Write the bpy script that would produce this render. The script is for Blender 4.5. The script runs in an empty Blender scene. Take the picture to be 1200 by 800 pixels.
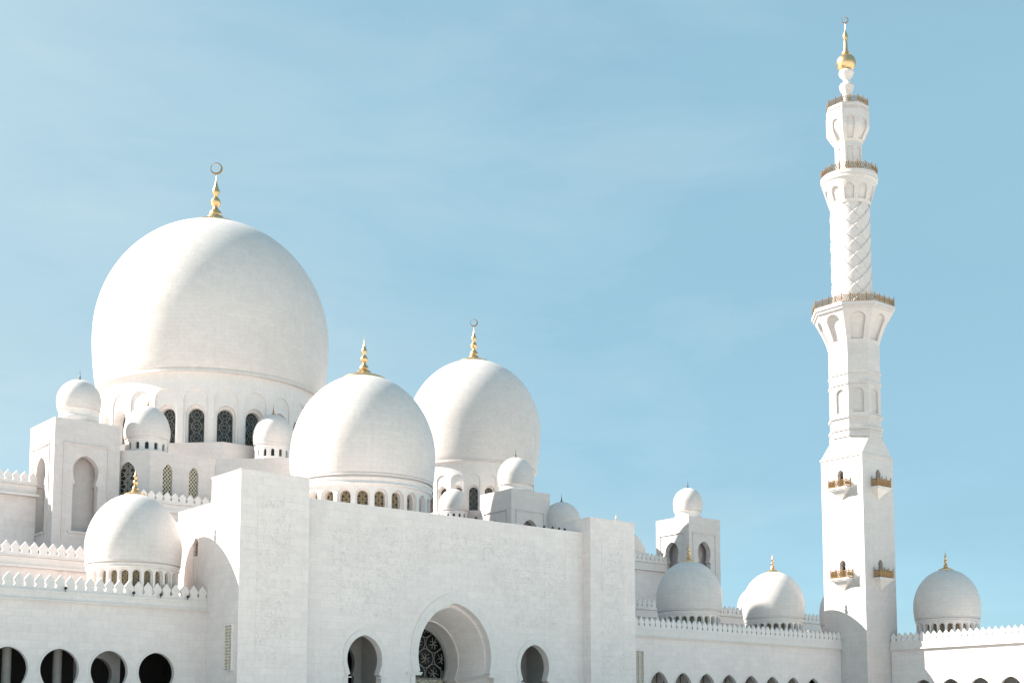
import bpy, bmesh, math, random
from mathutils import Vector, Matrix
R_ = math.radians
PI = math.pi
random.seed(7)
scn = bpy.context.scene
C = scn.collection

# ---------------------------------------------------------------- camera, sky, sun, exposure
cd = bpy.data.cameras.new('camera')
cam = bpy.data.objects.new('camera', cd)
C.objects.link(cam)
cam.location = (0, 0, 1.7)
cam.rotation_euler = (R_(90 + 5.92), 0, R_(50.84 - 90))
cd.sensor_width = 36
cd.lens = 48.0
cd.shift_y = 0.25
cd.clip_end = 20000
scn.camera = cam

SUN_AZ = Vector((-0.70, 0.714))          # horizontal direction towards the sun
SUN_EL = 34.5
w = bpy.data.worlds.new('World')
scn.world = w
w.use_nodes = True
nt = w.node_tree
nt.nodes.clear()
sky = nt.nodes.new('ShaderNodeTexSky')
sky.sky_type = 'NISHITA'
sky.sun_disc = False
sky.sun_elevation = R_(SUN_EL)
sky.sun_rotation = math.atan2(SUN_AZ.x, SUN_AZ.y)
sky.air_density = 1.0
sky.dust_density = 0.0
sky.altitude = 4000
sky.ozone_density = 1.3
bg = nt.nodes.new('ShaderNodeBackground')
bg.inputs['Strength'].default_value = 0.10
out = nt.nodes.new('ShaderNodeOutputWorld')
# thin cirrus veil mixed over the sky
tc = nt.nodes.new('ShaderNodeTexCoord')
mp = nt.nodes.new('ShaderNodeMapping')
mp.inputs['Rotation'].default_value = (0.25, 0.35, 0.5)
mp.inputs['Scale'].default_value = (1.4, 1.4, 5.5)
nz = nt.nodes.new('ShaderNodeTexNoise')
nz.inputs['Scale'].default_value = 2.2
nz.inputs['Detail'].default_value = 7
nz.inputs['Roughness'].default_value = 0.55
nz.inputs['Distortion'].default_value = 0.25
cr = nt.nodes.new('ShaderNodeValToRGB')
cr.color_ramp.elements[0].position = 0.36
cr.color_ramp.elements[0].color = (0.72, 0.72, 0.72, 1)
cr.color_ramp.elements[1].position = 0.72
cr.color_ramp.elements[1].color = (0.95, 0.95, 0.95, 1)
tint = nt.nodes.new('ShaderNodeMix')
tint.data_type = 'RGBA'
tint.blend_type = 'MULTIPLY'
tint.inputs['Factor'].default_value = 1.0
tint.inputs['B'].default_value = (1.00, 1.00, 0.76, 1)
mx = nt.nodes.new('ShaderNodeMix')
mx.data_type = 'RGBA'
mx.inputs['B'].default_value = (1.12, 1.95, 2.44, 1)
nt.links.new(tc.outputs['Generated'], mp.inputs['Vector'])
nt.links.new(mp.outputs['Vector'], nz.inputs['Vector'])
nt.links.new(nz.outputs['Fac'], cr.inputs['Fac'])
nt.links.new(sky.outputs['Color'], tint.inputs['A'])
nt.links.new(cr.outputs['Color'], mx.inputs['Factor'])
nt.links.new(tint.outputs['Result'], mx.inputs['A'])
# a second, brighter veil of high cloud that thickens towards the sunward side
dt = nt.nodes.new('ShaderNodeVectorMath'); dt.operation = 'DOT_PRODUCT'
dt.inputs[1].default_value = (-0.95, 0.70, -0.30)
nt.links.new(tc.outputs['Generated'], dt.inputs[0])
mp2 = nt.nodes.new('ShaderNodeMapping')
mp2.inputs['Rotation'].default_value = (0.5, -0.2, 0.9); mp2.inputs['Scale'].default_value = (1.0, 1.0, 3.2); mp2.inputs['Location'].default_value = (3.1, 1.7, 0.4)
nz2 = nt.nodes.new('ShaderNodeTexNoise')
nz2.inputs['Scale'].default_value = 4.2; nz2.inputs['Detail'].default_value = 8; nz2.inputs['Roughness'].default_value = 0.6; nz2.inputs['Distortion'].default_value = 0.3
nt.links.new(tc.outputs['Generated'], mp2.inputs['Vector']); nt.links.new(mp2.outputs['Vector'], nz2.inputs['Vector'])
ma = nt.nodes.new('ShaderNodeMath'); ma.operation = 'MULTIPLY_ADD'; ma.inputs[1].default_value = 0.85; 
nt.links.new(dt.outputs['Value'], ma.inputs[0]); nt.links.new(nz2.outputs['Fac'], ma.inputs[2])
cr2 = nt.nodes.new('ShaderNodeValToRGB')
cr2.color_ramp.elements[0].position = 0.20; cr2.color_ramp.elements[0].color = (0, 0, 0, 1)
cr2.color_ramp.elements[1].position = 1.1 - .1; cr2.color_ramp.elements[1].color = (0.72, 0.72, 0.72, 1)
nt.links.new(ma.outputs[0], cr2.inputs['Fac'])
mx2 = nt.nodes.new('ShaderNodeMix'); mx2.data_type = 'RGBA'
mx2.inputs['B'].default_value = (2.15, 2.65, 2.85, 1)
nt.links.new(cr2.outputs['Color'], mx2.inputs['Factor'])
nt.links.new(mx.outputs['Result'], mx2.inputs['A'])
nt.links.new(mx2.outputs['Result'], bg.inputs['Color'])
nt.links.new(bg.outputs['Background'], out.inputs['Surface'])

sl = bpy.data.lights.new('sun', 'SUN')
sl.energy = 5.0
sl.angle = R_(0.55)
sl.color = (1.0, 0.915, 0.81)
so = bpy.data.objects.new('sun', sl)
C.objects.link(so)
sd = Vector((SUN_AZ.x * math.cos(R_(SUN_EL)), SUN_AZ.y * math.cos(R_(SUN_EL)), math.sin(R_(SUN_EL)))).normalized()
so.rotation_euler = sd.to_track_quat('Z', 'Y').to_euler()
so.location = (0, 0, 200)

scn.view_settings.view_transform = 'Standard'
scn.view_settings.look = 'None'
scn.view_settings.gamma = 1
scn.view_settings.use_curve_mapping = False
scn.view_settings.exposure = 1.60
scn.render.engine = 'CYCLES'
scn.cycles.max_bounces = 8
scn.cycles.diffuse_bounces = 5

# ---------------------------------------------------------------- materials
def newmat(name):
    m = bpy.data.materials.new(name)
    m.use_nodes = True
    n = m.node_tree.nodes
    return m, n, m.node_tree.links, n['Principled BSDF']

def marble(name, base=(0.72, 0.68, 0.655), bw=1.2, bh=0.6, joint=0.10, tone=0.05, carve=None, rough=0.45):
    """white marble cladding: slabs with slightly different tone, thin joints, faint veins and rain streaks"""
    m, n, l, b = newmat(name)
    uv = n.new('ShaderNodeUVMap'); uv.uv_map = 'UVMap'
    br = n.new('ShaderNodeTexBrick')
    br.inputs['Scale'].default_value = 1.0
    br.inputs['Brick Width'].default_value = bw
    br.inputs['Row Height'].default_value = bh
    br.inputs['Mortar Size'].default_value = 0.022
    br.inputs['Mortar Smooth'].default_value = 0.3
    br.inputs['Color1'].default_value = (1, 1, 1, 1)
    br.inputs['Color2'].default_value = (1 - tone,) * 3 + (1,)
    br.inputs['Mortar'].default_value = (1 - joint * 2,) * 3 + (1,)
    l.new(uv.outputs['UV'], br.inputs['Vector'])
    geo = n.new('ShaderNodeNewGeometry')
    def noise(scale, det, r, vec=None, dist=0):
        z = n.new('ShaderNodeTexNoise')
        z.inputs['Scale'].default_value = scale; z.inputs['Detail'].default_value = det
        z.inputs['Roughness'].default_value = r; z.inputs['Distortion'].default_value = dist
        l.new(vec or geo.outputs['Position'], z.inputs['Vector'])
        return z
    def ramp(src, p0, c0, p1, c1):
        r = n.new('ShaderNodeValToRGB')
        r.color_ramp.elements[0].position = p0; r.color_ramp.elements[0].color = (c0,) * 3 + (1,)
        r.color_ramp.elements[1].position = p1; r.color_ramp.elements[1].color = (c1,) * 3 + (1,)
        l.new(src, r.inputs['Fac']); return r
    def mul(a, c):
        k = n.new('ShaderNodeMix'); k.data_type = 'RGBA'; k.blend_type = 'MULTIPLY'
        k.inputs['Factor'].default_value = 1
        l.new(a, k.inputs['A'])
        l.new(c, k.inputs['B']) if not isinstance(c, tuple) else setattr(k.inputs['B'], 'default_value', c)
        return k.outputs['Result']
    big = ramp(noise(0.16, 5, 0.6).outputs['Fac'], 0.3, 0.93, 0.7, 1.0)
    vein = ramp(noise(0.9, 8, 0.7, dist=2.0).outputs['Fac'], 0.44, 0.95, 0.52, 1.0)
    st = n.new('ShaderNodeMapping'); st.inputs['Scale'].default_value = (1.6, 1.6, 0.12)
    l.new(geo.outputs['Position'], st.inputs['Vector'])
    streak = ramp(noise(1.0, 4, 0.6, st.outputs['Vector']).outputs['Fac'], 0.30, 0.965, 0.5, 1.0)
    c = mul(br.outputs['Color'], big.outputs['Color'])
    c = mul(c, vein.outputs['Color'])
    c = mul(c, streak.outputs['Color'])
    bump_src = br.outputs['Color']
    if carve:
        # shallow inlaid vines: thin contour lines of a distorted noise, with small blossoms
        a = noise(carve, 2.0, 0.5, uv.outputs['UV'], 0.8)
        s = n.new('ShaderNodeMath'); s.operation = 'SUBTRACT'; s.inputs[1].default_value = 0.5
        ab = n.new('ShaderNodeMath'); ab.operation = 'ABSOLUTE'
        l.new(a.outputs['Fac'], s.inputs[0]); l.new(s.outputs[0], ab.inputs[0])
        ln = ramp(ab.outputs[0], 0.012, 0.89, 0.035, 1.0)
        v = n.new('ShaderNodeTexVoronoi'); v.inputs['Scale'].default_value = carve * 1.1
        l.new(uv.outputs['UV'], v.inputs['Vector'])
        bl = ramp(v.outputs['Distance'], 0.13, 0.91, 0.22, 1.0)
        c = mul(c, ln.outputs['Color']); c = mul(c, bl.outputs['Color'])
        bump_src = mul(bump_src, ln.outputs['Color'])
    c = mul(c, base + (1,))
    l.new(c, b.inputs['Base Color'])
    b.inputs['Roughness'].default_value = rough
    bp = n.new('ShaderNodeBump'); bp.inputs['Strength'].default_value = 0.25
    bp.inputs['Distance'].default_value = 0.05
    l.new(bump_src, bp.inputs['Height'])
    l.new(bp.outputs['Normal'], b.inputs['Normal'])
    return m

def plain(name, col, rough=0.5, metal=0.0, var=0.12, scale=3.0):
    m, n, l, b = newmat(name)
    geo = n.new('ShaderNodeNewGeometry')
    z = n.new('ShaderNodeTexNoise'); z.inputs['Scale'].default_value = scale; z.inputs['Detail'].default_value = 4
    l.new(geo.outputs['Position'], z.inputs['Vector'])
    r = n.new('ShaderNodeValToRGB')
    r.color_ramp.elements[0].position = 0.3; r.color_ramp.elements[1].position = 0.7
    r.color_ramp.elements[0].color = tuple(x * (1 - var) for x in col) + (1,)
    r.color_ramp.elements[1].color = tuple(min(1, x * (1 + var)) for x in col) + (1,)
    l.new(z.outputs['Fac'], r.inputs['Fac']); l.new(r.outputs['Color'], b.inputs['Base Color'])
    b.inputs['Roughness'].default_value = rough; b.inputs['Metallic'].default_value = metal
    return m

M = {}
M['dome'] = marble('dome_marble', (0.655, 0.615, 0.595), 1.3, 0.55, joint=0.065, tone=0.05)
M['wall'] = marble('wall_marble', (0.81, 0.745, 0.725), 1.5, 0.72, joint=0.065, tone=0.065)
M['carved'] = marble('inlaid_marble', (0.81, 0.745, 0.725), 1.5, 0.72, joint=0.065, tone=0.065, carve=1.25)
M['trim'] = marble('trim_marble', (0.75, 0.71, 0.69), 2.4, 1.2, joint=0.04, tone=0.03)
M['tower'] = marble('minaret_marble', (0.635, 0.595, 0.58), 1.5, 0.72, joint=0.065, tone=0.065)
M['inner'] = marble('shade_darkened_marble', (0.36, 0.35, 0.34), 1.2, 0.6, joint=0.06, tone=0.08)  # same white marble, base darkened to paint the shade inside the arches
M['roof'] = marble('roof_screed', (0.62, 0.60, 0.57), 2.0, 2.0, joint=0.05, tone=0.06)
M['gold'] = plain('gold', (0.66, 0.45, 0.24), 0.34, 1.0)
M['bronze'] = plain('bronze', (0.34, 0.22, 0.12), 0.45, 0.7, 0.3, 8)
M['gilt'] = plain('gilt_bronze', (0.36, 0.22, 0.10), 0.45, 0.6, 0.3, 8)
M['darkmetal'] = plain('dark_metal', (0.05, 0.045, 0.04), 0.5, 0.3)
M['glass'] = plain('tinted_glass', (0.018, 0.020, 0.020), 0.12, 0.0, 0.3, 1.5)
M['brownglass'] = plain('bronze_glass', (0.06, 0.045, 0.03), 0.2, 0.0, 0.3, 1.5)
M['lattice'] = plain('window_lattice', (0.26, 0.25, 0.22), 0.6, 0.0)
M['palelattice'] = plain('pale_lattice', (0.62, 0.57, 0.45), 0.6, 0.0)
M['goldlattice'] = plain('bronze_lattice', (0.34, 0.28, 0.18), 0.5, 0.3)
M['dark'] = plain('painted_dark_interior', (0.02, 0.019, 0.018), 0.9)  # near-black colour stands in for the shade inside halls and drums
M['paving'] = marble('courtyard_marble', (0.72, 0.68, 0.62), 1.5, 1.5, joint=0.06, tone=0.05)

# ---------------------------------------------------------------- helpers
def tag(o, label=None, cat=None, group=None, kind=None):
    if label: o['label'] = label
    if cat: o['category'] = cat
    if group: o['group'] = group
    if kind: o['kind'] = kind
    return o

def thing(name, label, cat, loc=(0, 0, 0), rz=0, group=None):
    o = bpy.data.objects.new(name, None)
    C.objects.link(o)
    o.location = loc
    o.rotation_euler = (0, 0, rz)
    o.empty_display_size = 0.5
    return tag(o, label, cat, group)

def finish(me, sharp=32):
    if not me.uv_layers:
        uvl = me.uv_layers.new(name='UVMap')
        for p in me.polygons:
            nx, ny, nz = abs(p.normal.x), abs(p.normal.y), abs(p.normal.z)
            for li in p.loop_indices:
                v = me.vertices[me.loops[li].vertex_index].co
                if nz > nx and nz > ny: uvl.data[li].uv = (v.x, v.y)
                elif nx > ny: uvl.data[li].uv = (v.y, v.z)
                else: uvl.data[li].uv = (v.x, v.z)
    me.shade_smooth()
    me.set_sharp_from_angle(angle=R_(sharp))

def link(name, me, mat, parent=None, label=None):
    o = bpy.data.objects.new(name, me)
    C.objects.link(o)
    if mat is not None and not me.materials: me.materials.append(mat)
    if parent is not None: o.parent = parent
    if label: o['label'] = label
    return o

class MB:
    def __init__(s): s.v = []; s.f = []
    def add(s, vs, fs, tr=None):
        o = len(s.v)
        s.v += [tuple(tr(Vector(p))) if tr else tuple(p) for p in vs]
        s.f += [tuple(i + o for i in f) for f in fs]
    def box(s, x0, x1, y0, y1, z0, z1, tr=None):
        s.add([(x0, y0, z0), (x1, y0, z0), (x1, y1, z0), (x0, y1, z0), (x0, y0, z1), (x1, y0, z1), (x1, y1, z1), (x0, y1, z1)],
              [(0, 3, 2, 1), (4, 5, 6, 7), (0, 1, 5, 4), (1, 2, 6, 5), (2, 3, 7, 6), (3, 0, 4, 7)], tr)
    def prism(s, pts, z0, z1):
        n = len(pts)
        s.add([(x, y, z0) for x, y in pts] + [(x, y, z1) for x, y in pts],
              [tuple(reversed(range(n))), tuple(range(n, 2 * n))] + [(i, (i + 1) % n, (i + 1) % n + n, i + n) for i in range(n)])
    def bar(s, a, b, r, k=4):
        a, b = Vector(a), Vector(b)
        d = (b - a).normalized()
        u = d.orthogonal().normalized(); w_ = d.cross(u)
        vs = [p + (u * math.cos(t) + w_ * math.sin(t)) * r for p in (a, b) for t in [2 * PI * i / k + PI / 4 for i in range(k)]]
        s.add(vs, [tuple(reversed(range(k))), tuple(range(k, 2 * k))] + [(i, (i + 1) % k, (i + 1) % k + k, i + k) for i in range(k)])
    def lathe(s, prof, n=24, tr=None, cap=True, phase=0):
        vs = []; fs = []
        for r, z in prof:
            for i in range(n):
                a = 2 * PI * i / n + phase
                vs.append((r * math.cos(a), r * math.sin(a), z))
        m_ = len(prof)
        for j in range(m_ - 1):
            for i in range(n):
                fs.append((j * n + i, j * n + (i + 1) % n, (j + 1) * n + (i + 1) % n, (j + 1) * n + i))
        if cap:
            fs.append(tuple(reversed(range(n)))); fs.append(tuple(range((m_ - 1) * n, m_ * n)))
        s.add(vs, fs, tr)
    def mesh(s, name, recalc=True):
        me = bpy.data.meshes.new(name)
        me.from_pydata(s.v, [], s.f)
        if recalc:
            bm = bmesh.new(); bm.from_mesh(me)
            bmesh.ops.remove_doubles(bm, verts=bm.verts, dist=1e-5)
            bmesh.ops.recalc_face_normals(bm, faces=bm.faces)
            bm.to_mesh(me); bm.free()
        me.update()
        finish(me)
        return me
    def build(s, name, mat, parent=None, label=None):
        return link(name, s.mesh(name), mat, parent, label)

def lathe_mesh(name, prof, n, uvscale=None, sharp=32):
    """surface of revolution with its own (arc length, height) map, so the courses of stone run round it"""
    vs = []; fs = []; uvs = []
    acc = [0]
    for (r0, z0), (r1, z1) in zip(prof, prof[1:]): acc.append(acc[-1] + math.hypot(r1 - r0, z1 - z0))
    rm = uvscale or max(r for r, z in prof)
    for r, z in prof:
        for i in range(n):
            a = 2 * PI * i / n
            vs.append((r * math.cos(a), r * math.sin(a), z))
    for j in range(len(prof) - 1):
        for i in range(n):
            fs.append((j * n + i, j * n + (i + 1) % n, (j + 1) * n + (i + 1) % n, (j + 1) * n + i))
            ua, ub = 2 * PI * i / n * rm, 2 * PI * (i + 1) / n * rm
            uvs += [(ua, acc[j]), (ub, acc[j]), (ub, acc[j + 1]), (ua, acc[j + 1])]
    me = bpy.data.meshes.new(name)
    me.from_pydata(vs, [], fs)
    l = me.uv_layers.new(name='UVMap')
    for i, q in enumerate(uvs): l.data[i].uv = q
    finish(me, sharp)
    return me

# --- flat sheets with holes (2D curves filled and extruded), placed on a wall plane
def sheet(outer, holes, thick):
    """returns verts, faces of a plate: 2D (a, z) outline with holes; front face at depth 0, back at depth thick"""
    cu = bpy.data.curves.new('tmp', 'CURVE')
    cu.dimensions = '2D'; cu.fill_mode = 'BOTH'; cu.extrude = thick / 2
    for poly in [outer] + holes:
        sp = cu.splines.new('POLY')
        sp.points.add(len(poly) - 1)
        for i, (a, z) in enumerate(poly): sp.points[i].co = (a, z, 0, 1)
        sp.use_cyclic_u = True
    o = bpy.data.objects.new('tmp', cu)
    C.objects.link(o)
    me = bpy.data.meshes.new_from_object(o)
    vs = [(v.co.x, v.co.z + thick / 2, v.co.y) for v in me.vertices]
    fs = [tuple(p.vertices) for p in me.polygons]
    bpy.data.objects.remove(o); bpy.data.curves.remove(cu); bpy.data.meshes.remove(me)
    return vs, fs
def onY(y0, x0=0):                       # plate faces -Y: a -> x, depth -> +y
    return lambda p: (p.x + x0, p.y + y0, p.z)
def onX(x0, y0=0):                       # plate faces -X: a -> y, depth -> +x
    return lambda p: (p.y + x0, p.x + y0, p.z)
def rect(a0, a1, z0, z1): return [(a0, z0), (a1, z0), (a1, z1), (a0, z1)]

def horseshoe(c, half, zmax, ztop, drop, neck, zbot, n=14, foot=None):
    """pointed horseshoe arch outline (counter-clockwise from bottom left): widest at zmax, apex ztop, neck at zmax-drop"""
    H = ztop - zmax
    cc = max(0.0, (H * H - half * half) / (2 * half)); rr = half + cc
    right = []
    for i in range(n + 1):               # from neck up to widest
        t = i / n
        right.append((neck + (half - neck) * math.sin(t * PI / 2), zmax - drop * (1 - t)))
    top = []
    a1 = math.acos(cc / rr)
    sc = H / (rr * math.sin(a1))
    for i in range(1, n + 1):
        a = a1 * i / n
        top.append((rr * math.cos(a) - cc, zmax + rr * math.sin(a) * sc))
    foot = foot if foot is not None else neck + 0.12 * half
    r = [(foot, zbot), (foot, zmax - drop - 0.10 * half), (neck, zmax - drop - 0.02 * half)] + right + top
    left = [(-x, z) for x, z in reversed(r[:-1])]
    return [(c + x, z) for x, z in r + left]
def off(poly, c, s, zc=None):            # scale an outline about its axis (and a height) - for frames
    return [(c + (a - c) * s, z if zc is None else zc + (z - zc) * s) for a, z in poly]

# --- polygonal / round drums made of repeated bays with nested arched recesses
def arch_top(s, hw, spring, H, pointed=0.0):
    t = min(1.0, abs(s) / hw)
    return spring + H * ((1 - pointed) * math.sqrt(max(0, 1 - t * t)) + pointed * (1 - t ** 1.6))
def bay_mesh(nb, R, z0, z1, layers, flat=False, back=True, zcuts=(), prof=None, name='drum', phase=0.0, nsamp=9, pointed=0.0):
    """layers: (half_width, z_bottom, z_spring, rise, depth) ; back: close the innermost recess with marble"""
    h = R * math.tan(PI / nb) if flat else PI * R / nb
    K = len(layers)
    xs = {-h, h}
    if not flat:
        for q in range(1, 6): xs |= {h * (q / 6 * 2 - 1)}
    for hw, *_ in layers:
        for i in range(nsamp + 1):
            xs.add(-hw * math.cos(PI * i / nsamp))
    xs = sorted(xs)
    xs = [x for i, x in enumerate(xs) if i == 0 or x - xs[i - 1] > 1e-4]
    regs = [(h, lambda s: z0, lambda s: z1, 0.0)]
    for hw, zb, sp, H, d in layers:
        regs.append((hw + 1e-5, (lambda s, zb=zb: zb), (lambda s, hw=hw, sp=sp, H=H: arch_top(s, hw, sp, H, pointed)), d))
    vs = []; fs = []
    def quad(p): 
        o = len(vs); vs.extend(p); fs.append(tuple(range(o, o + len(p))))
    for k in range(K + 1):
        hw, b, t, d = regs[k]
        nxt = regs[k + 1] if k < K else None
        if nxt is None and not back: break
        for xa, xb in zip(xs, xs[1:]):
            if xa < -hw - 1e-6 or xb > hw + 1e-6: continue
            if nxt and xa >= -nxt[0] - 1e-6 and xb <= nxt[0] + 1e-6:
                if nxt[1](xa) > b(xa) + 1e-4:
                    quad([(xa, d, b(xa)), (xb, d, b(xb)), (xb, d, nxt[1](xb)), (xa, d, nxt[1](xa))])
                quad([(xa, d, nxt[2](xa)), (xb, d, nxt[2](xb)), (xb, d, t(xb)), (xa, d, t(xa))])
            else:
                quad([(xa, d, b(xa)), (xb, d, b(xb)), (xb, d, t(xb)), (xa, d, t(xa))])
    for k in range(1, K + 1):
        hw, b, t, d = regs[k]; d0 = regs[k - 1][3]; hw -= 1e-5
        for sgn in (-1, 1):
            x = sgn * hw
            quad([(x, d0, b(x)), (x, d, b(x)), (x, d, t(x)), (x, d0, t(x))])
        sub = [x for x in xs if -hw - 1e-6 <= x <= hw + 1e-6]
        for xa, xb in zip(sub, sub[1:]):
            quad([(xa, d0, t(xa)), (xa, d, t(xa)), (xb, d, t(xb)), (xb, d0, t(xb))])
            quad([(xa, d0, b(xa)), (xb, d0, b(xb)), (xb, d, b(xb)), (xa, d, b(xa))])
    bm = bmesh.new()
    bv = [bm.verts.new(p) for p in vs]
    for f in fs:
        try: bm.faces.new([bv[i] for i in f])
        except ValueError: pass
    bmesh.ops.remove_doubles(bm, verts=bm.verts, dist=1e-4)
    for zc in zcuts:
        bmesh.ops.bisect_plane(bm, geom=bm.verts[:] + bm.edges[:] + bm.faces[:], plane_co=(0, 0, zc), plane_no=(0, 0, 1))
    bm.verts.index_update()
    lv = [v.co.copy() for v in bm.verts]; lf = [tuple(v.index for v in f.verts) for f in bm.faces]
    bm.free()
    mb = MB(); uvq = []
    for i in range(nb):
        th = 2 * PI * i / nb + phase
        er = Vector((math.cos(th), math.sin(th), 0)); et = Vector((-math.sin(th), math.cos(th), 0))
        pts = []
        for p in lv:
            Rz = R if prof is None else prof(p.z)
            if flat:
                q = er * (Rz - p.y) + et * (p.x * Rz / R)
            else:
                a = th + p.x / R
                q = Vector((math.cos(a), math.sin(a), 0)) * (Rz - p.y)
            pts.append((q.x, q.y, p.z))
        mb.add(pts, lf)
    me = mb.mesh(name)
    return me

def bay_window(R, depth, layer, name, barcol=0.07, spacing=0.5, kind='star', pointed=0.0):
    """pane mesh and lattice mesh of one arched window in local space: x = outwards, y = along the wall, z up"""
    hw, zb, sp, H, _ = layer
    n = 12
    out_ = [(-hw, zb), (hw, zb)] + [(hw * math.cos(PI * i / n), arch_top(hw * math.cos(PI * i / n), hw, sp, H, pointed)) for i in range(n + 1)]
    pane = MB()
    x = R - depth
    pane.add([(x, a, z) for a, z in out_] + [(x - 0.08, a, z) for a, z in out_],
             [tuple(range(len(out_))), tuple(reversed(range(len(out_), 2 * len(out_))))] +
             [(i, (i + 1) % len(out_), (i + 1) % len(out_) + len(out_), i + len(out_)) for i in range(len(out_))])
    lat = MB()
    inside = lambda a, z: abs(a) < hw and z > zb and z < arch_top(a, hw, sp, H, pointed)
    add_lattice(lat, inside, -hw, hw, zb, sp + H, spacing, barcol, lambda a, z: (x + 0.05, a, z), kind)
    ring = out_ + [out_[0]]
    for (a0, b0), (a1, b1) in zip(ring, ring[1:]):
        if math.hypot(a1 - a0, b1 - b0) > 1e-3:
            lat.bar((x + 0.05, a0, b0), (x + 0.05, a1, b1), barcol * 1.2)
    return pane.mesh(name), lat.mesh('lattice')

def add_lattice(lat, inside, a0, a1, z0, z1, sp, r, put, kind):
    """interlaced grille clipped to an opening: rings with crossing stems, or plain diamonds"""
    def poly(pts):
        for p, q in zip(pts, pts[1:]):
            if inside((p[0] + q[0]) / 2, (p[1] + q[1]) / 2):
                lat.bar(put(*p), put(*q), r)
    if kind == 'diamond':
        L = (a1 - a0) + (z1 - z0)
        k = int(L / sp) + 1
        for i in range(-k, k + 1):
            for sg in (1, -1):
                pts = [((a0 + a1) / 2 + i * sp + sg * t * sp / 4, z0 + t * sp / 4 * 1.2) for t in range(int((z1 - z0) / (sp / 4)) + 2)]
                poly(pts)
    elif kind == 'star':
        c = (a0 + a1) / 2
        z = z0 + sp
        while z < z1:
            for rr in (sp * 0.95, sp * 0.45):
                pts = [(c + rr * math.cos(2 * PI * i / 12), z + rr * math.sin(2 * PI * i / 12)) for i in range(13)]
                poly(pts)
            for i in range(8):
                a = PI * i / 4 + PI / 8
                poly([(c + d * sp * 0.3 * math.cos(a), z + d * sp * 0.3 * math.sin(a)) for d in range(1, 9)])
            z += sp * 2
    elif kind == 'flower':
        z = z0 + sp * 0.5; row = 0
        while z < z1 + sp:
            c = a0 - sp + (row % 2) * sp
            while c < a1 + sp:
                for i in range(4):
                    a = PI / 2 * i + 0.3 + row
                    cx_, cz_ = c + sp * 0.62 * math.cos(a), z + sp * 0.62 * math.sin(a)
                    poly([(cx_ + sp * 0.62 * math.cos(a + 2.1 + 1.9 * t / 6), cz_ + sp * 0.62 * math.sin(a + 2.1 + 1.9 * t / 6)) for t in range(7)])
                poly([(c + sp * .95 * math.cos(PI * t / 8), z + sp * .95 * math.sin(PI * t / 8)) for t in range(17)])
                c += 2 * sp
            z += sp * 1.5; row += 1

def merlons(p0, p1, z0, h, pitch, thick=0.26, rail=0.0):
    """one run of leaf-shaped battlement: neighbouring leaves touch and leave diamond gaps"""
    p0, p1 = Vector(p0), Vector(p1)
    L = (p1 - p0).length; n = max(1, round(L / pitch)); s = L / n
    d = (p1 - p0) / L; nrm = Vector((-d.y, d.x))
    half = [(0.5, 0), (0.5, .18), (.38, .26), (.33, .36), (.42, .46), (.475, .54), (.44, .63), (.30, .76), (.13, .89), (0.0, 1.0)]
    out_ = half + [(-x, z) for x, z in reversed(half[:-1])]
    mb = MB(); m_ = len(out_)
    for i in range(n):
        c = p0 + d * (i + 0.5) * s
        f = []
        for side in (-thick / 2, thick / 2):
            for x, z in out_:
                q = c + d * (x * s) + nrm * side
                f.append((q.x, q.y, z0 + z * h))
        mb.add(f, [tuple(range(m_)), tuple(reversed(range(m_, 2 * m_)))] + [(k, (k + 1) % m_, (k + 1) % m_ + m_, k + m_) for k in range(m_)])
    me = bpy.data.meshes.new('battlement')
    me.from_pydata(mb.v, [], mb.f)
    bm = bmesh.new(); bm.from_mesh(me)
    bmesh.ops.recalc_face_normals(bm, faces=bm.faces)
    bm.to_mesh(me); bm.free()
    finish(me)
    return me

# --- finials
GOLDPROF = [(.16, 0), (.15, .02), (.06, .06), (.05, .09), (.085, .13), (.115, .19), (.10, .25), (.05, .30), (.045, .33), (.085, .38), (.095, .43),
            (.07, .49), (.035, .53), (.04, .56), (.068, .61), (.07, .65), (.045, .71), (.02, .80), (.010, .9), (.003, 1.0)]
def finial(parent, z, h, crescent=0.0, cap=None, mat='gold', thin=False, n=20, gold_cap=True):
    mb = MB()
    if thin:
        mb.lathe([(.14 * h, 0), (.16 * h, .04 * h), (.08 * h, .12 * h), (.05 * h, .2 * h), (.09 * h, .28 * h), (.04 * h, .38 * h), (.025 * h, .6 * h), (.004, h)], 10)
    else:
        mb.lathe([(r * h, zz * h) for r, zz in GOLDPROF], n)
    f = mb.build('finial', M[mat], parent)
    f.location = (0, 0, z)
    if crescent:
        r = crescent
        n_ = 40; vs = []; m2 = MB()
        oc = []; ic = []
        for i in range(n_ + 1):
            a = PI * .70 + 0.16 + (2 * PI - 0.32) * i / n_
            oc.append((r * math.cos(a), r * math.sin(a)))
            a += .0
            ic.append((0.82 * r * math.cos(a) - .08 * r, 0.82 * r * math.sin(a) + 0.09 * r))
        pts = oc + list(reversed(ic))
        k = n_ + 1
        for yy in (-0.09 * r, 0.09 * r):
            vs += [(x, yy, zz) for x, zz in oc] + [(x, yy, zz) for x, zz in ic]
        fs = []
        for i in range(n_):
            fs += [(i, i + 1, k + i + 1, k + i), (2 * k + i, 3 * k + i, 3 * k + i + 1, 2 * k + i + 1),
                   (i, 2 * k + i, 2 * k + i + 1, i + 1), (k + i, k + i + 1, 3 * k + i + 1, 3 * k + i)]
        fs += [(0, k, 3 * k, 2 * k), (k - 1, 3 * k - 1, 4 * k - 1, 2 * k - 1)]
        m2.add(vs, fs)
        c = m2.build('crescent', M['gilt'], f)
        c.location = (0, 0, h * 0.97 + r)
        c.rotation_euler = (0, 0, R_(-39))
    return f

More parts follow.
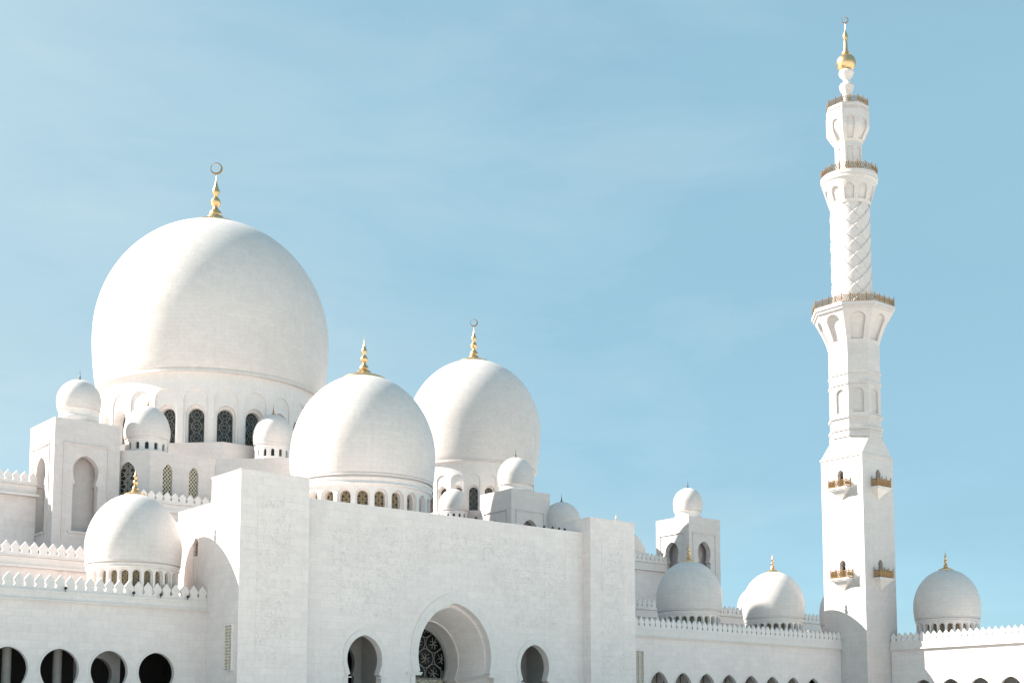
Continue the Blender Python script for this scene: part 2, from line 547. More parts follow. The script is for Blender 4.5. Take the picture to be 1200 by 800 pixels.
def dome_profile(R, zb, ze, rb, tip=0.03, n=34, H=1.0):
    p = []
    a0 = math.acos(rb)
    for i in range(10):
        t = i / 10
        p.append((R * math.cos(a0 * (1 - t)), ze - (ze - zb) * math.sin(a0 * (1 - t)) / math.sin(a0)))
    for i in range(n):
        a = PI / 2 * i / n
        s_ = math.sin(a)
        p.append((R * math.cos(a), ze + R * H * s_ + tip * R * max(0, (s_ - .75) / .25) ** 2))
    p.append((0.002, ze + R * (H + tip)))
    return p

def dome(label, cx, cy, R, ze, zrim, zdrum, style, group=None, fin=None, name='dome', seg=96, rb=0.955, tip=0.0, H=1.2):
    """style: grand (blind arches over tall windows), court (ring of small windows), plain (mouldings only), lantern (few small windows)"""
    t = thing(name, label, 'dome', (cx, cy, zdrum), group=group)
    o = -zdrum
    prof = dome_profile(R, zrim + o, ze + o, rb, tip, H=H)
    rr = R * rb
    lip = R * 0.012 + 0.04
    prof = [(rr - lip * 4, zrim + o), (rr + lip * .6, zrim + o), (rr + lip * .6, zrim + o + lip * 1.6), (rr - 0.02, zrim + o + lip * 1.9)] + prof[1:]
    me = lathe_mesh('shell', prof, seg)
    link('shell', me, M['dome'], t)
    view = math.atan2(-cy, -cx)
    Rd = rr - lip * 2.0
    cyl = None
    if style == 'grand':
        hz = zrim - zdrum
        nb = 24
        bayw = PI * Rd / nb
        L1 = (bayw * .80, hz * .0 + 0.02, hz * .62, bayw * .80, 0.22 * R / 16)
        L2 = (bayw * .66, hz * .03, hz * .43, bayw * .66, 0.75 * R / 16)
        L3 = (bayw * .56, hz * .04, hz * .41, bayw * .56, 1.45 * R / 16)
        if R > 15: view += PI / nb
        dm = bay_mesh(nb, Rd, 0, hz, [L1, L2, L3], back=False, phase=view)
        link('drum', dm, M['trim'], t)
        pane, lat = bay_window(Rd, 1.40 * R / 16, L3, 'window', 0.026 * R / 16, bayw * .40, 'star')
        depth = 1.6 * R / 16
        wins = range(-7, 8); pm, lm = M['glass'], M['lattice']
    elif style == 'court':
        hz = zrim - zdrum
        nb = 24
        bayw = PI * Rd / nb
        q_ = .80 if R > 6 else .845
        cor = [(Rd - .02, hz * q_), (Rd + .035 * R, hz * (q_ + .01)), (Rd + .04 * R, hz * (q_ + .03)), (Rd + .015 * R, hz * .885), (Rd + .015 * R, hz * .91), (Rd + .035 * R, hz * .93), (Rd + .035 * R, hz * .96), (Rd, hz * .98)]
        link('cornice', lathe_mesh('cornice', cor, 72), M['trim'], t)
        lo, hi = (.16, .585) if R > 6 else (.26, .68)
        sh = 0.0 if R > 6 else PI / nb * .6
        L1 = (bayw * .78, hz * lo, hz * hi, bayw * .76, 0.05 * R)
        L2 = (bayw * .62, hz * (lo + .02), hz * hi, bayw * .60, 0.13 * R)
        dm = bay_mesh(nb, Rd, 0, hz, [L1, L2], back=False, phase=view + sh, nsamp=7)
        link('drum', dm, M['trim'], t)
        pane, lat = bay_window(Rd, 0.12 * R, L2, 'window', 0.006 * R, bayw * .36, 'star')
        depth = 0.15 * R
        wins = range(-7, 8); pm, lm = M['brownglass'], M['goldlattice']
        view = view + sh
    elif style == 'lantern':
        hz = zrim - zdrum
        nb = 14
        bayw = PI * Rd / nb
        cor = [(Rd - .02, hz * .78), (Rd + .03 * R, hz * .80), (Rd + .03 * R, hz * .88), (Rd, hz * .92)]
        link('cornice', lathe_mesh('cornice', cor, 40), M['trim'], t)
        L1 = (bayw * .42, hz * .25, hz * .58, bayw * .42, 0.12 * R)
        dm = bay_mesh(nb, Rd, 0, hz, [L1], back=False, phase=view, nsamp=6)
        link('drum', dm, M['trim'], t)
        pane, lat = bay_window(Rd, 0.10 * R, L1, 'window', 0.014 * R, bayw * .3, 'star')
        depth = 0.13 * R
        wins = range(-4, 5); pm, lm = M['glass'], None
    else:
        hz = zrim - zdrum
        cor = [(Rd, 0), (Rd, hz * .25), (Rd + .03 * R, hz * .32), (Rd + .03 * R, hz * .5), (Rd - .01 * R, hz * .55), (Rd - .01 * R, hz * .9), (Rd + .01 * R, hz * .95), (Rd + .01 * R, hz)]
        link('drum', lathe_mesh('drum', cor, 48), M['trim'], t)
        wins = []
    if wins:
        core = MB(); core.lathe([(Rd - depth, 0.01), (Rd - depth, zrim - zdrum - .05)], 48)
        core.build('shade_core', M['dark'], t)  # black core, painted darkness behind the drum openings
        for i in wins:
            p = link('window', pane, pm, t)
            p.rotation_euler = (0, 0, view + 2 * PI * i / nb)
            if lm:
                q = link('lattice', lat, lm, p)
    top = ze + R * (H + tip) - zdrum
    if fin:
        k = fin.get('cap', 0)
        if k:
            # gilded saucer hugging the crown of the dome
            pr = []
            for i in range(9):
                r = R * k * (1 - i / 8 * .62)
                z = ze - zdrum + R * H * math.sqrt(1 - (r / R) ** 2)
                sn = math.sqrt(1 - (r / R) ** 2)
                z += tip * R * max(0, (sn - .75) / .25) ** 2
                pr.append((r, z + 0.016 * R + 0.07 + (i / 8) ** 2 * 0.03 * R))
            pr = [(pr[0][0] - .004 * R, pr[0][1] - 0.03 * R - .07), (pr[0][0] + .010 * R, pr[0][1] - .03 * R - .05), (pr[0][0] + .010 * R, pr[0][1] - .006 * R)] + pr
            pr += [(R * k * .30, pr[-1][1] + R * .03), (R * k * .05, pr[-1][1] + R * .05)]
            link('finial_base', lathe_mesh('finial_base', pr, 40), M['gold'], t)
        finial(t, top + R * .005, fin['h'], fin.get('crescent', 0), mat=fin.get('mat', 'gold'), thin=fin.get('thin', False))
    return t

# ---------------------------------------------------------------- setting
g = MB(); g.box(-3000, 4000, -3000, 4000, -0.5, 0)
tag(g.build('courtyard', M['paving']), kind='structure')

# ---------------------------------------------------------------- entrance portal
XL, XR = 62.3, 115.6
portal = thing('portal', 'tall white marble entrance block with one great pointed arch between two smaller arches', 'portal', (88.8, 118.3, 0))
PO = Vector((88.8, 118.3, 0))
def P(mb, name, mat, parent=portal, label=None):
    mb.v = [(x - PO.x, y - PO.y, z - PO.z) for x, y, z in mb.v]
    return mb.build(name, mat, parent, label)

YF = 119.6
great = horseshoe(89.4, 4.95, 10.7, 16.55, 1.6, 4.72, 0.02)
smallA = [horseshoe(c, 2.15, 10.0, 12.5, 1.5, 1.78, 0.02) for c in (77.65, 100.75)]
mb = MB()
vs, fs = sheet(rect(70, 108.3, 0, 26.2), [great] + smallA, 0.9); mb.add(vs, fs, onY(YF))
P(mb, 'front_wall', M['wall'])
# raised mouldings round the three openings
for outl, c, zc in ((great, 89.4, 9.6), (smallA[0], 77.65, 9.6), (smallA[1], 100.75, 9.6)):
    ww = (5.95 / 4.95) if c == 89.4 else (2.66 / 2.15)
    o1 = off(outl, c, ww, zc)
    o1 = [(a, max(z, 0.01)) for a, z in o1]
    o1 = horseshoe(c, 5.95, 10.9, 17.75, 2.0, 5.7, 0.02, foot=5.9) if c == 89.4 else horseshoe(c, 2.66, 10.15, 13.15, 1.8, 2.3, 0.02, foot=2.6)
    mb = MB(); vs, fs = sheet(o1, [off(outl, c, 1.004)], 0.10); mb.add(vs, fs, onY(YF - 0.08))
    P(mb, 'arch_moulding', M['trim'])
# impost ledges at the springing
for a0, a1 in ((82.9, 84.9), (93.95, 96.2)):
    mb = MB(); mb.box(a0, a1, YF - .22, YF + 0.5, 8.75, 8.87); mb.box(a0 + .1, a1 - .1, YF - .16, YF + .4, 8.55, 8.752); P(mb, 'impost', M['trim'])
for c in (77.65, 100.75):
    for sg in (-1, 1):
        mb = MB(); mb.box(c + sg * 2.1 - .42, c + sg * 2.1 + .42, YF - .18, YF + .4, 8.05, 8.15); P(mb, 'impost', M['trim'])
# great niche: vault, second arch wall, third rim, lattice, dark hall behind
def tunnel(outline, y0, y1, grow=1.0, c=0, zc=0):
    mb = MB(); n = len(outline); o2 = off(outline, c, grow, zc)
    mb.add([(a, y0, z) for a, z in outline] + [(a, y1, z) for a, z in o2], [(i, (i + 1) % n, (i + 1) % n + n, i + n) for i in range(n) if not (outline[i][1] < .1 and outline[(i + 1) % n][1] < .1)])
    return mb
vault = horseshoe(89.4, 4.75, 10.6, 16.2, 1.6, 4.55, 0.02)
endo = horseshoe(89.4, 4.0, 10.45, 15.05, 1.9, 3.55, 0.02)
nv = len(vault)
mb = MB()
mb.add([(a, YF + .9, z) for a, z in vault] + [(a, 124.3, z) for a, z in endo], [(i, i + 1, i + 1 + nv, i + nv) for i in range(nv - 1)])
vs, fs = sheet(off(vault, 89.4, 1.25, 8), [off(vault, 89.4, 1.0)], 0.25)
vs = [(a, y, max(z, 0)) for a, y, z in vs]
mb.add(vs, fs, onY(YF + .9 + .003))
P(mb, 'vault', M['wall'])
inner = horseshoe(89.4, 3.9, 10.4, 14.9, 1.9, 3.45, 0.02)
mb = MB(); vs, fs = sheet(rect(83.5, 95.3, 0, 17.5), [inner], 1.9); mb.add(vs, fs, onY(124.3)); P(mb, 'inner_arch', M['wall'])
rim = horseshoe(89.4, 3.62, 10.3, 14.3, 1.8, 3.25, 0.02)
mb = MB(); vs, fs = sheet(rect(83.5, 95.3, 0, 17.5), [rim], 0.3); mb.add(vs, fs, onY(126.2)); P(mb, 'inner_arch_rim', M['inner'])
ins = lambda a, z: (lambda h: abs(a - 89.4) < h)(3.62 * math.sqrt(max(0, 1 - max(0, (z - 10.3) / 4.0) ** 1.6)) if z > 10.3 else 3.4)
mb = MB(); add_lattice(mb, ins, 85.8, 93.0, 8.6, 14.3, 1.15, 0.045, lambda a, z: (a, 126.62, z), 'flower')
mb.bar((85.8, 126.62, 8.6), (93, 126.62, 8.6), .1); mb.bar((89.4, 126.62, 0), (89.4, 126.62, 8.6), .08)
P(mb, 'lattice', M['lattice'])
mb = MB(); add_lattice(mb, lambda a, z: 85.9 < a < 92.9 and z < 8.5, 85.8, 93, 0, 8.5, 1.0, 0.05, lambda a, z: (a, 126.58, z), 'diamond')
mb.box(85.8, 93, 126.7, 126.8, 0, 8.5)
P(mb, 'door_screen', M['palelattice'])
mb = MB(); mb.box(83, 96, 127.2, 127.4, 0, 17.5); P(mb, 'window_pane', M['glass'])
# small niches: reveal, side room wall and a second slit arch
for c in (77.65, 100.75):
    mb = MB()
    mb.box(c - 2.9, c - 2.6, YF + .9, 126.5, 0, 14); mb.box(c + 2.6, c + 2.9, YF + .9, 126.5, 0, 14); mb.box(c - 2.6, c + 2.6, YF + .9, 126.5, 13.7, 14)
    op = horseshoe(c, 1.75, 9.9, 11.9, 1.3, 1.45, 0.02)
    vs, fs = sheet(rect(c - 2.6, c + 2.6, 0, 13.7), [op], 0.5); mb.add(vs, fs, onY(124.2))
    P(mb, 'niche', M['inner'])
    mb = MB(); mb.box(c - 2.6, c + 2.6, 126.2, 126.4, 0, 13.7); P(mb, 'niche_door', M['glass'])
# flanking bastions
for (a0, a1) in ((XL, 70.0), (108.3, XR)):
    mb = MB()
    mb.box(a0, a1, 118.3, 124.4, 0, 27.8)
    P(mb, 'bastion', M['wall'])
for a0, a1 in ((XL - .05, 70.05), (108.25, XR + .05)):
    mb = MB(); mb.box(a0, a1, 118.25, 124.45, 27.8, 27.95); P(mb, 'coping', M['trim'])
# inlaid floral panels
for (a0, a1, z0, z1, y) in ((64.2, 68.0, 9.0, 25.6, 118.28), (110.1, 113.8, 9.0, 25.6, 118.28)):
    mb = MB(); mb.box(a0, a1, y - .012, y + .3, z0, z1); P(mb, 'inlaid_panel', M['carved'])
mb = MB()
pan = [(73.5, 14.5), (80.6, 14.5), (82.0, 17.5), (85.2, 20.2), (89.4, 21.2), (93.6, 20.2), (96.8, 17.5), (98.2, 14.5), (105.6, 14.5), (105.6, 23.2), (98, 24.2), (89.4, 24.8), (81, 24.2), (73.5, 23.2)]
vs, fs = sheet(pan, [], 0.2); mb.add(vs, fs, onY(YF - .014)); P(mb, 'inlaid_panel', M['carved'])
# body behind the facade: solid walls and roof
mb = MB()
mb.box(70, 83.4, 127.5, 150, 0, 25.2); mb.box(95.4, XR, 127.5, 150, 0, 25.2); mb.box(83.4, 95.4, 127.5, 150, 0, 25.2)
mb.box(70, 108.3, YF + .9, 127.5, 17.8, 25.2)
mb.box(108.3, XR, 124.4, 127.5, 0, 25.2)
P(mb, 'hall_body', M['wall'])
mb = MB()
wn = horseshoe(127.75, .52, 21.4, 22.25, 0.3, .42, 20.3, n=6)
vs, fs = sheet(rect(124.4, 131.9, 0, 25.4), [wn], 0.6); mb.add(vs, fs, onX(XL))
mb.box(XL + .6, 70, 124.4, 131.9, 0, 19); mb.box(XL + .6, 70, 124.4, 131.9, 23.4, 25.4); mb.box(XL + 1.1, 70, 124.4, 131.9, 19, 23.4)
mb.box(XL + 1.4, 70, 131.9, 150, 0, 24.9)
P(mb, 'side_wall', M['wall'])
mb = MB()
add_lattice(mb, lambda a, z: (abs(a - 127.75) < .5 and 20.3 < z < 22.2), 127.2, 128.3, 20.3, 22.3, .3, .035, lambda a, z: (XL + .3, a, z), 'diamond')
mb.box(XL + .34, XL + .4, 127.2, 128.3, 20.2, 22.3)
P(mb, 'side_window', plain('copper_screen', (0.36, 0.17, 0.09), 0.5, 0.4))
mb = MB(); mb.box(XL - .05, XL + .0, 127.3, 127.42, 17.4, 20.2); mb.box(XL - .05, XL, 128.1, 128.22, 17.4, 20.2); mb.box(XL - .05, XL, 127.3, 128.22, 17.3, 17.4)
P(mb, 'side_moulding', M['trim'])

# louvred service screens at the foot of the bastions
def louvre(label, org, axis):
    t = thing('louvre_screen', label, 'louvre screen', org, group='louvre screens beside the portal')
    mb = MB(); s2 = MB()
    W, Hh = 1.5, 4.3
    tr = (lambda p: (p.x, p.y, p.z)) if axis == 'Y' else (lambda p: (p.y, p.x, p.z))
    for a in (0, W - .1): mb.box(a, a + .1, -.30, 0, 0, Hh, tr)
    mb.box(0, W, -.34, 0, Hh, Hh + .15, tr); mb.box(0, W, -.34, 0, -.1, 0, tr)
    mb.box(W / 2 - .04, W / 2 + .04, -.26, 0, 0, Hh, tr)
    for i in range(14): s2.box(.1, W - .1, -.24, -.04, .12 + i * .3, .24 + i * .3, tr)
    mb.build('frame', M['trim'], t)
    s2.build('slats', M['palelattice'], t)
louvre('pale louvred screen on the left flank of the entrance block above the left arcade', (XL, 119.0, 8.4), 'X')
louvre('pale louvred screen on the arcade wall just right of the entrance block', (119.6, 122.7, 8.4), 'Y')

# ---------------------------------------------------------------- arcades
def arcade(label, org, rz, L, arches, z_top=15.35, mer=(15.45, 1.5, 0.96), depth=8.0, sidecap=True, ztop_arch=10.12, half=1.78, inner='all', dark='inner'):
    """wall runs along local +x from org, faces local -y"""
    t = thing('arcade', label, 'arcade', org, rz)
    holes = [horseshoe(c, half, 8.15, ztop_arch, 1.3, half * .78, 0.02) for c in arches]
    mb = MB(); vs, fs = sheet(rect(0, L, 0, z_top), holes, 0.5); mb.add(vs, fs)
    mb.box(0, L, .5, depth + 9, 12.2, z_top - .1)
    mb.box(0, .5, .5, depth + 8, 0, 12.2); mb.box(L - .5, L, .5, depth + 9, 0, 12.2)
    mb.build('wall', M['wall'], t)
    mb = MB()
    for c in arches:
        vs, fs = sheet(horseshoe(c, half + .16, 8.2, ztop_arch + .2, 1.45, half * .78 + .16, 0.02), [horseshoe(c, half - .01, 8.15, ztop_arch - .01, 1.3, half * .78 - .01, 0.02)], .12)
        mb.add(vs, fs, lambda p: (p.x, p.y - .06, p.z))
    mb.build('arch_moulding', M['trim'], t)
    mb = MB()
    mb.box(-.0, L, -.14, 0.0, z_top - 1.02, z_top - .86)
    mb.box(-.0, L, -.42, 0.0, z_top - .86, z_top - .74)
    mb.box(-.0, L, -.20, 0.0, z_top - .74, z_top - .10)
    mb.box(-.0, L, -.27, 0.0, z_top - .10, z_top + .12)
    mb.build('cornice', M['trim'], t)
    link('battlement', merlons((0, 0.05), (L, 0.05), mer[0], mer[1], mer[2]), M['trim'], t)
    # second row: columns or nested arches a few metres in, then a back and lining painted near-black as the hall's shade
    nested = [c for k, c in enumerate(arches) if inner == 'all' or k == inner]
    if nested:
        for c in nested:
            mb = MB(); w2 = min(half * 1.25, 2.2)
            vs, fs = sheet(rect(c - w2, c + w2, 0, 11.6), [horseshoe(c - .1, half * .80, 8.0, 9.55, 1.3, half * .60, 0.02)], 0.7)
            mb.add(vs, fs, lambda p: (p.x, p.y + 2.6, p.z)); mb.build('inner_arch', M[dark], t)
    if inner != 'all':
        for k, c in enumerate(arches):
            if k < 2: continue
            for dx in (-1.25, .9):
                mb = MB(); mb.lathe([(.42, 0), (.42, 10.6), (.6, 10.9), (.7, 11.6)], 20, lambda v, c=c, dx=dx: v + Vector((c + dx, 3.0, 0)))
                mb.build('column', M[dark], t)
    mb = MB(); mb.box(.5, L - .5, depth, depth + .3, 0, 11.6); mb.box(L - .62, L - .45, .56, depth, 0, 11.6); mb.box(.5, L - .5, .5, depth + .3, 11.6, 12.1); mb.build('painted_shade_back', M['dark'], t)  # ceiling and end lining are near-black too, shade put into the colour
    return t

arcade('left courtyard arcade with round dark arches and a leaf shaped battlement', (14.0, 125.0, 0), 0, XL - 14.0,
       [57.13 - 14 - 4.79 * i for i in range(0, 8)], half=1.85, inner=1)
arcade('right courtyard arcade between the entrance block and the minaret', (XR, 122.7, 0), 0, 161.2 - XR,
       [124.0 - XR + 4.39 * i for i in range(8)], half=1.64, z_top=15.5, mer=(15.6, 1.5, 0.96), ztop_arch=10.3)
# side arcade that comes towards the viewer, partly in the minaret's shadow
arcade('mostly sunlit side arcade running off to the right beyond the minaret', (166.8, 118.12, 0), R_(-90), 50.0,
       [5.2] + [9.6 + 4.55 * i for i in range(8)], half=1.75, depth=8.0)

# ---------------------------------------------------------------- roofs and walls behind
def block(name, label, cat, org, parts):
    t = thing(name, label, cat, org)
    for pn, mat, mbx in parts:
        if isinstance(mbx, MB):
            mbx.v = [(x - org[0], y - org[1], z - org[2]) for x, y, z in mbx.v]
            mbx.build(pn, M[mat], t)
        else:
            o = link(pn, mbx, M[mat], t); o.location = (-org[0], -org[1], -org[2])
    return t
def parapet_wall(label, x0, x1, y, ztip, depth, mh=1.5, pitch=0.98, corn=1.0, cat='wall', soffit=.55, zbase=0):
    a = MB(); a.box(x0, x1, y, y + depth, zbase, ztip - mh - .1)
    b = MB(); b.box(x0, x1, y - .12, y, ztip - mh - corn, ztip - mh - .12); b.box(x0, x1, y - .30, y + .6, ztip - mh - .1, ztip - mh)
    b.box(x0, x1, y - soffit, y, ztip - mh - corn - .25, ztip - mh - corn)
    return block('parapet_wall', label, cat, ((x0 + x1) / 2, y, zbase), [('wall', 'wall', a), ('cornice', 'trim', b), ('battlement', 'trim', merlons((x0, y), (x1, y), ztip - mh, mh, pitch))])
parapet_wall('sunlit roof parapet stepping up behind the left arcade dome', 14, 62.2, 142, 22.3, 18)
parapet_wall('shaded roof parapet stepping up behind the right arcade domes', XR + .1, 182, 142, 22.2, 18)
parapet_wall('high parapet wall at the far left edge beside the lantern tower', -10, 57.4, 160.2, 33.3, 40, corn=1.3, soffit=1.1)
parapet_wall('high parapet wall seen between the entrance block and the right lantern tower', 133.5, 164, 160.2, 32.5, 40, corn=1.2)
parapet_wall('low roof parapet below the two arched lattice windows', 64.5, 96, 149.2, 30.75, 3.6, mh=1.3, pitch=0.98, corn=.9, zbase=24)

# faceted base with windows under the grand dome (left part, diagonal face and front face)
t = thing('clerestory_block', 'faceted marble block with two arched lattice windows below the grand dome', 'building block', (70, 153, 0))
mb = MB()
w1 = [horseshoe(c, hw, 33.9, 34.95, .1, hw * .98, 30.9, foot=hw) for c, hw in ((70.72 - 68.4, .62), (74.15 - 68.4, .62))]
vs, fs = sheet(rect(0, 8.6, 0, 36.35), w1, .55); mb.add(vs, fs, lambda p: (p.x - 1.6, p.y, p.z))
# diagonal facet
d45 = Matrix.Rotation(R_(-45), 4, 'Z')
wd = horseshoe(3.2, .95, 33.7, 35.0, .1, .93, 31.0, foot=.95)
vs, fs = sheet(rect(0, 6.0, 0, 36.35), [wd], .55)
mb.add(vs, fs, lambda p: tuple(d45 @ Vector((p.x - 6.0, p.y, p.z)) + Vector((-1.6, 0, 0))))
mb.add([(-1.4, .6, 0), (6.9, .6, 0), (6.9, 7, 0), (-5.4, 7, 0), (-5.4, 4.6, 0), (-1.4, .6, 36.3), (6.9, .6, 36.3), (6.9, 7, 36.3), (-5.4, 7, 36.3), (-5.4, 4.6, 36.3)],
       [(0, 1, 2, 3, 4), (9, 8, 7, 6, 5), (0, 5, 6, 1), (1, 6, 7, 2), (2, 7, 8, 3), (3, 8, 9, 4), (4, 9, 5, 0)])
mb.build('wall', M['tower'], t)
for (c, hw) in ((70.72, .62), (74.15, .62)):
    a = MB(); a.box(c - 70 - hw - .05, c - 70 + hw + .05, .38, .5, 30.8, 35.1); p = a.build('window', M['glass'], t)
    b = MB(); add_lattice(b, lambda x, z: abs(x - (c - 70)) < hw and 30.9 < z < 34.9, c - 70 - hw, c - 70 + hw, 30.9, 35, .42, .06, lambda x, z: (x, .3, z), 'diamond'); b.build('lattice', M['palelattice'], p)
a = MB(); a.box(-6 + 2.2, -6 + 4.2, .40, .5, 30.9, 35.1, lambda p: d45 @ p + Vector((-1.6, 0, 0))); p = a.build('window', M['glass'], t)
b = MB(); add_lattice(b, lambda x, z: abs(x + 2.8) < .93 and 31 < z < 34.9, -3.75, -1.85, 31, 35, .5, .05, lambda x, z: tuple(d45 @ Vector((x, .3, z)) + Vector((-1.6, 0, 0))), 'star'); b.build('lattice', M['lattice'], p)

# second faceted block right of it
x0, y0 = 77.0, 152.95
hyp = 13.2
t = thing('clerestory_block', 'faceted marble block with small arched openings behind the front corner of the entrance block', 'building block', (x0, y0, 24))
mb = MB()
hol = [horseshoe(a, .62, 9.4, 10.35, .1, .6, 7.5, foot=.62) for a in (1.9, 5.9, 9.6)]
vs, fs = sheet(rect(0, hyp, 0, 12.35), hol, .5)
tr = lambda p: tuple(d45 @ p)
mb.add(vs, fs, tr)
e = d45 @ Vector((hyp, 0, 0))
mb.add([(.4, .35, 0), (e.x, e.y + .7, 0), (e.x + 7, e.y + .7, 0), (e.x + 7, 7, 0), (.4, 7, 0), (.4, .35, 12.3), (e.x, e.y + .7, 12.3), (e.x + 7, e.y + .7, 12.3), (e.x + 7, 7, 12.3), (.4, 7, 12.3)],
       [(4, 3, 2, 1, 0), (5, 6, 7, 8, 9), (0, 1, 6, 5), (1, 2, 7, 6), (2, 3, 8, 7), (3, 4, 9, 8), (4, 0, 5, 9)])
mb.build('wall', M['tower'], t)
for a_ in (1.9, 5.9, 9.6):
    a = MB(); a.box(a_ - .65, a_ + .65, .34, .42, 7.4, 10.4, tr); a.build('window', M['brownglass'], t)

# octagonal terrace under the grand dome
oc = [(88 + 18.0 * math.cos(R_(22.5 + 45 * i)) * 1.0, 176 + 18.2 * math.sin(R_(22.5 + 45 * i))) for i in range(8)]
mb = MB(); mb.prism(oc, 30, 40.2)
block('dome_terrace', 'low octagonal marble terrace carrying the grand dome', 'terrace', (88, 176, 30), [('base', 'tower', mb)])
mb = MB(); mb.prism([(134.6 + 12.1 * math.cos(R_(22.5 + 45 * i)), 174.4 + 12.1 * math.sin(R_(22.5 + 45 * i))) for i in range(8)], 26, 36.9)
block('dome_terrace', 'octagonal marble terrace carrying the rear right dome', 'terrace', (134.6, 174.4, 26), [('base', 'tower', mb)])
mb = MB(); mb.box(57.6, 168, 161, 206, 0, 30)
block('prayer_hall', 'broad flat roofed hall of white marble behind the entrance block', 'building', (110, 180, 0), [('walls', 'wall', mb)])
mb = MB(); mb.box(78, 100, 127.6, 149, 25.2, 26.2)
block('dome_terrace', 'low marble step carrying the middle dome behind the facade', 'terrace', (89, 138, 25.2), [('base', 'tower', mb)])

# ---------------------------------------------------------------- lantern towers
def tower(label, x, y, w_, ztop, zbase=0, ac=None, az=(35.0, 31.5), dome_args=None, dlabel=''):
    t = thing('tower', label, 'tower', (x, y, zbase), group=None)
    mb = MB()
    zm, zap = az[1], az[0]
    H = ztop - zbase
    hw = 1.55
    c = w_ * .48
    hole = horseshoe(c, hw, zap - hw * 1.2 - zbase, zap - zbase, 1.5, hw * .78, zap - 9.0 - zbase, foot=hw * .98)
    vs, fs = sheet(rect(0, w_, 0, H), [hole], 1.0); mb.add(vs, fs)                            # front
    c2 = w_ * .52
    hole2 = horseshoe(c2, hw, zap - hw * 1.2 - zbase, zap - zbase, 1.5, hw * .78, zap - 9.0 - zbase, foot=hw * .98)
    vs, fs = sheet(rect(1.0, w_, 0, H), [hole2], 1.0); mb.add(vs, fs, lambda p: (p.y, p.x, p.z))    # left side
    mb.box(w_ - 1, w_, 1, w_, 0, H); mb.box(1, w_ - 1, w_ - 1, w_, 0, H)
    mb.box(1, w_ - 1, 1, w_ - 1, H - .6, H - .02)
    mb.box(1.0, w_ - 1, 1.0, w_ - 1, 0, zap - 9 - zbase)
    mb.box(2.1, w_ - 1, 2.1, w_ - 1, zap - 9 - zbase, H - .6)
    mb.build('walls', M['tower'], t)
    # thin raised frames round the arched panels
    fr = MB()
    for side in (0, 1):
        tr = (lambda p: (p.x, p.y, p.z)) if side == 0 else (lambda p: (p.y, p.x, p.z))
        cc = c if side == 0 else c2
        zt = zap + 1.2 - zbase; zb = zap - 10.2 - zbase
        fr.box(cc - 2.75, cc + 2.75, -.16, 0, zt, zt + .16, tr)
        fr.box(cc - 2.75, cc - 2.62, -.10, 0, zb, zt, tr); fr.box(cc + 2.62, cc + 2.75, -.10, 0, zb, zt, tr)
        fr.box(cc - 2.0, cc + 2.0, -.22, 0, zap - 9.35 - zbase, zap - 9.1 - zbase, tr)
    fr.build('arch_moulding', M['tower'], t)
    return t
tower('left lantern tower with a tall horseshoe arch and a small dome on top', 57.45, 155.0, 8.0, 39.2, 0, az=(35.0, 0))
tower('middle lantern tower rising behind the roof edge of the entrance block', 126.1, 155.0, 7.55, 38.75, 0, az=(34.4, 0))
tower('right lantern tower standing free against the sky', 164.0, 155.0, 7.6, 38.6, 0, az=(34.6, 0))

# ---------------------------------------------------------------- domes
dome('grand white marble dome, the largest of all, with tall dark windows round its drum', 87.7, 176, 16.6, 58.3, 50.0, 40.2, 'grand',
     fin=dict(h=7.8, crescent=.88, cap=.22), seg=160, rb=.95, H=1.065)
dome('middle white dome with gold finial standing right behind the entrance facade', 88.4, 137, 8.72, 35.3, 31.8, 26.2, 'court',
     fin=dict(h=4.9, cap=.29), seg=128, rb=.965, H=1.165)
dome('rear right white dome with a crescent on its gold finial', 134.0, 174.5, 10.95, 51.6, 44.9, 36.9, 'grand',
     fin=dict(h=6.0, crescent=.64, cap=.22), seg=128, rb=.94, H=1.10)
G = 'domes above the courtyard arcades'
fw = dict(h=2.75, cap=.22)
dome('sunlit dome with gold finial above the left arcade', 56.4, 129.5, 4.76, 20.55, 18.95, 15.3, 'court', G, fw, seg=72, rb=.97, H=1.21)
dome('shaded dome with gold finial nearest the entrance block on the right arcade', 136.4, 129, 4.5, 20.95, 19.0, 15.3, 'court', G, fw, seg=72, rb=.965, H=1.13)
dome('sunlit dome with gold finial between the right lantern tower and the minaret', 154.0, 129, 4.45, 20.95, 19.0, 15.3, 'court', G, fw, seg=72, rb=.965, H=1.13)
dome('dome mostly hidden behind the left edge of the minaret', 171.7, 129, 4.45, 20.95, 19.0, 15.3, 'court', G, fw, seg=72, rb=.965, H=1.13)
dome('grey shaded dome with gold finial right of the minaret above the side arcade', 173.4, 113, 4.72, 20.75, 18.95, 15.3, 'court', G, fw, seg=72, rb=.965, H=1.17)
dome('far dome peeping out behind the sunlit arcade dome', 191.5, 163.9, 3.9, 25.2, 22.9, 19.5, 'court', G, dict(h=1.9, cap=.2), seg=64, rb=.965, H=1.15)
dome('far dome half hidden behind the right corner of the entrance block', 159.8, 168, 5.3, 31.5, 29.0, 26.0, 'court', G, dict(h=2.3, cap=.2), seg=64, rb=.965, H=1.2)
G = 'small domes on the roof towers'
ft = dict(h=1.35, thin=True, mat='darkmetal')
dome('small dome crowning the left lantern tower', 61.6, 158.6, 2.62, 42.25, 41.1, 39.2, 'plain', G, ft, seg=56, rb=.93, H=1.04)
dome('small dome crowning the middle lantern tower', 129.9, 158.6, 2.75, 41.4, 40.0, 38.7, 'plain', G, ft, seg=56, rb=.95, H=1.1)
dome('small dome crowning the free standing right lantern tower', 167.9, 158.8, 2.5, 41.5, 40.0, 38.6, 'plain', G, ft, seg=56, rb=.93, H=1.08)
G = 'small domes ringed with tiny windows'
fg = dict(h=1.5, thin=True, mat='gilt')
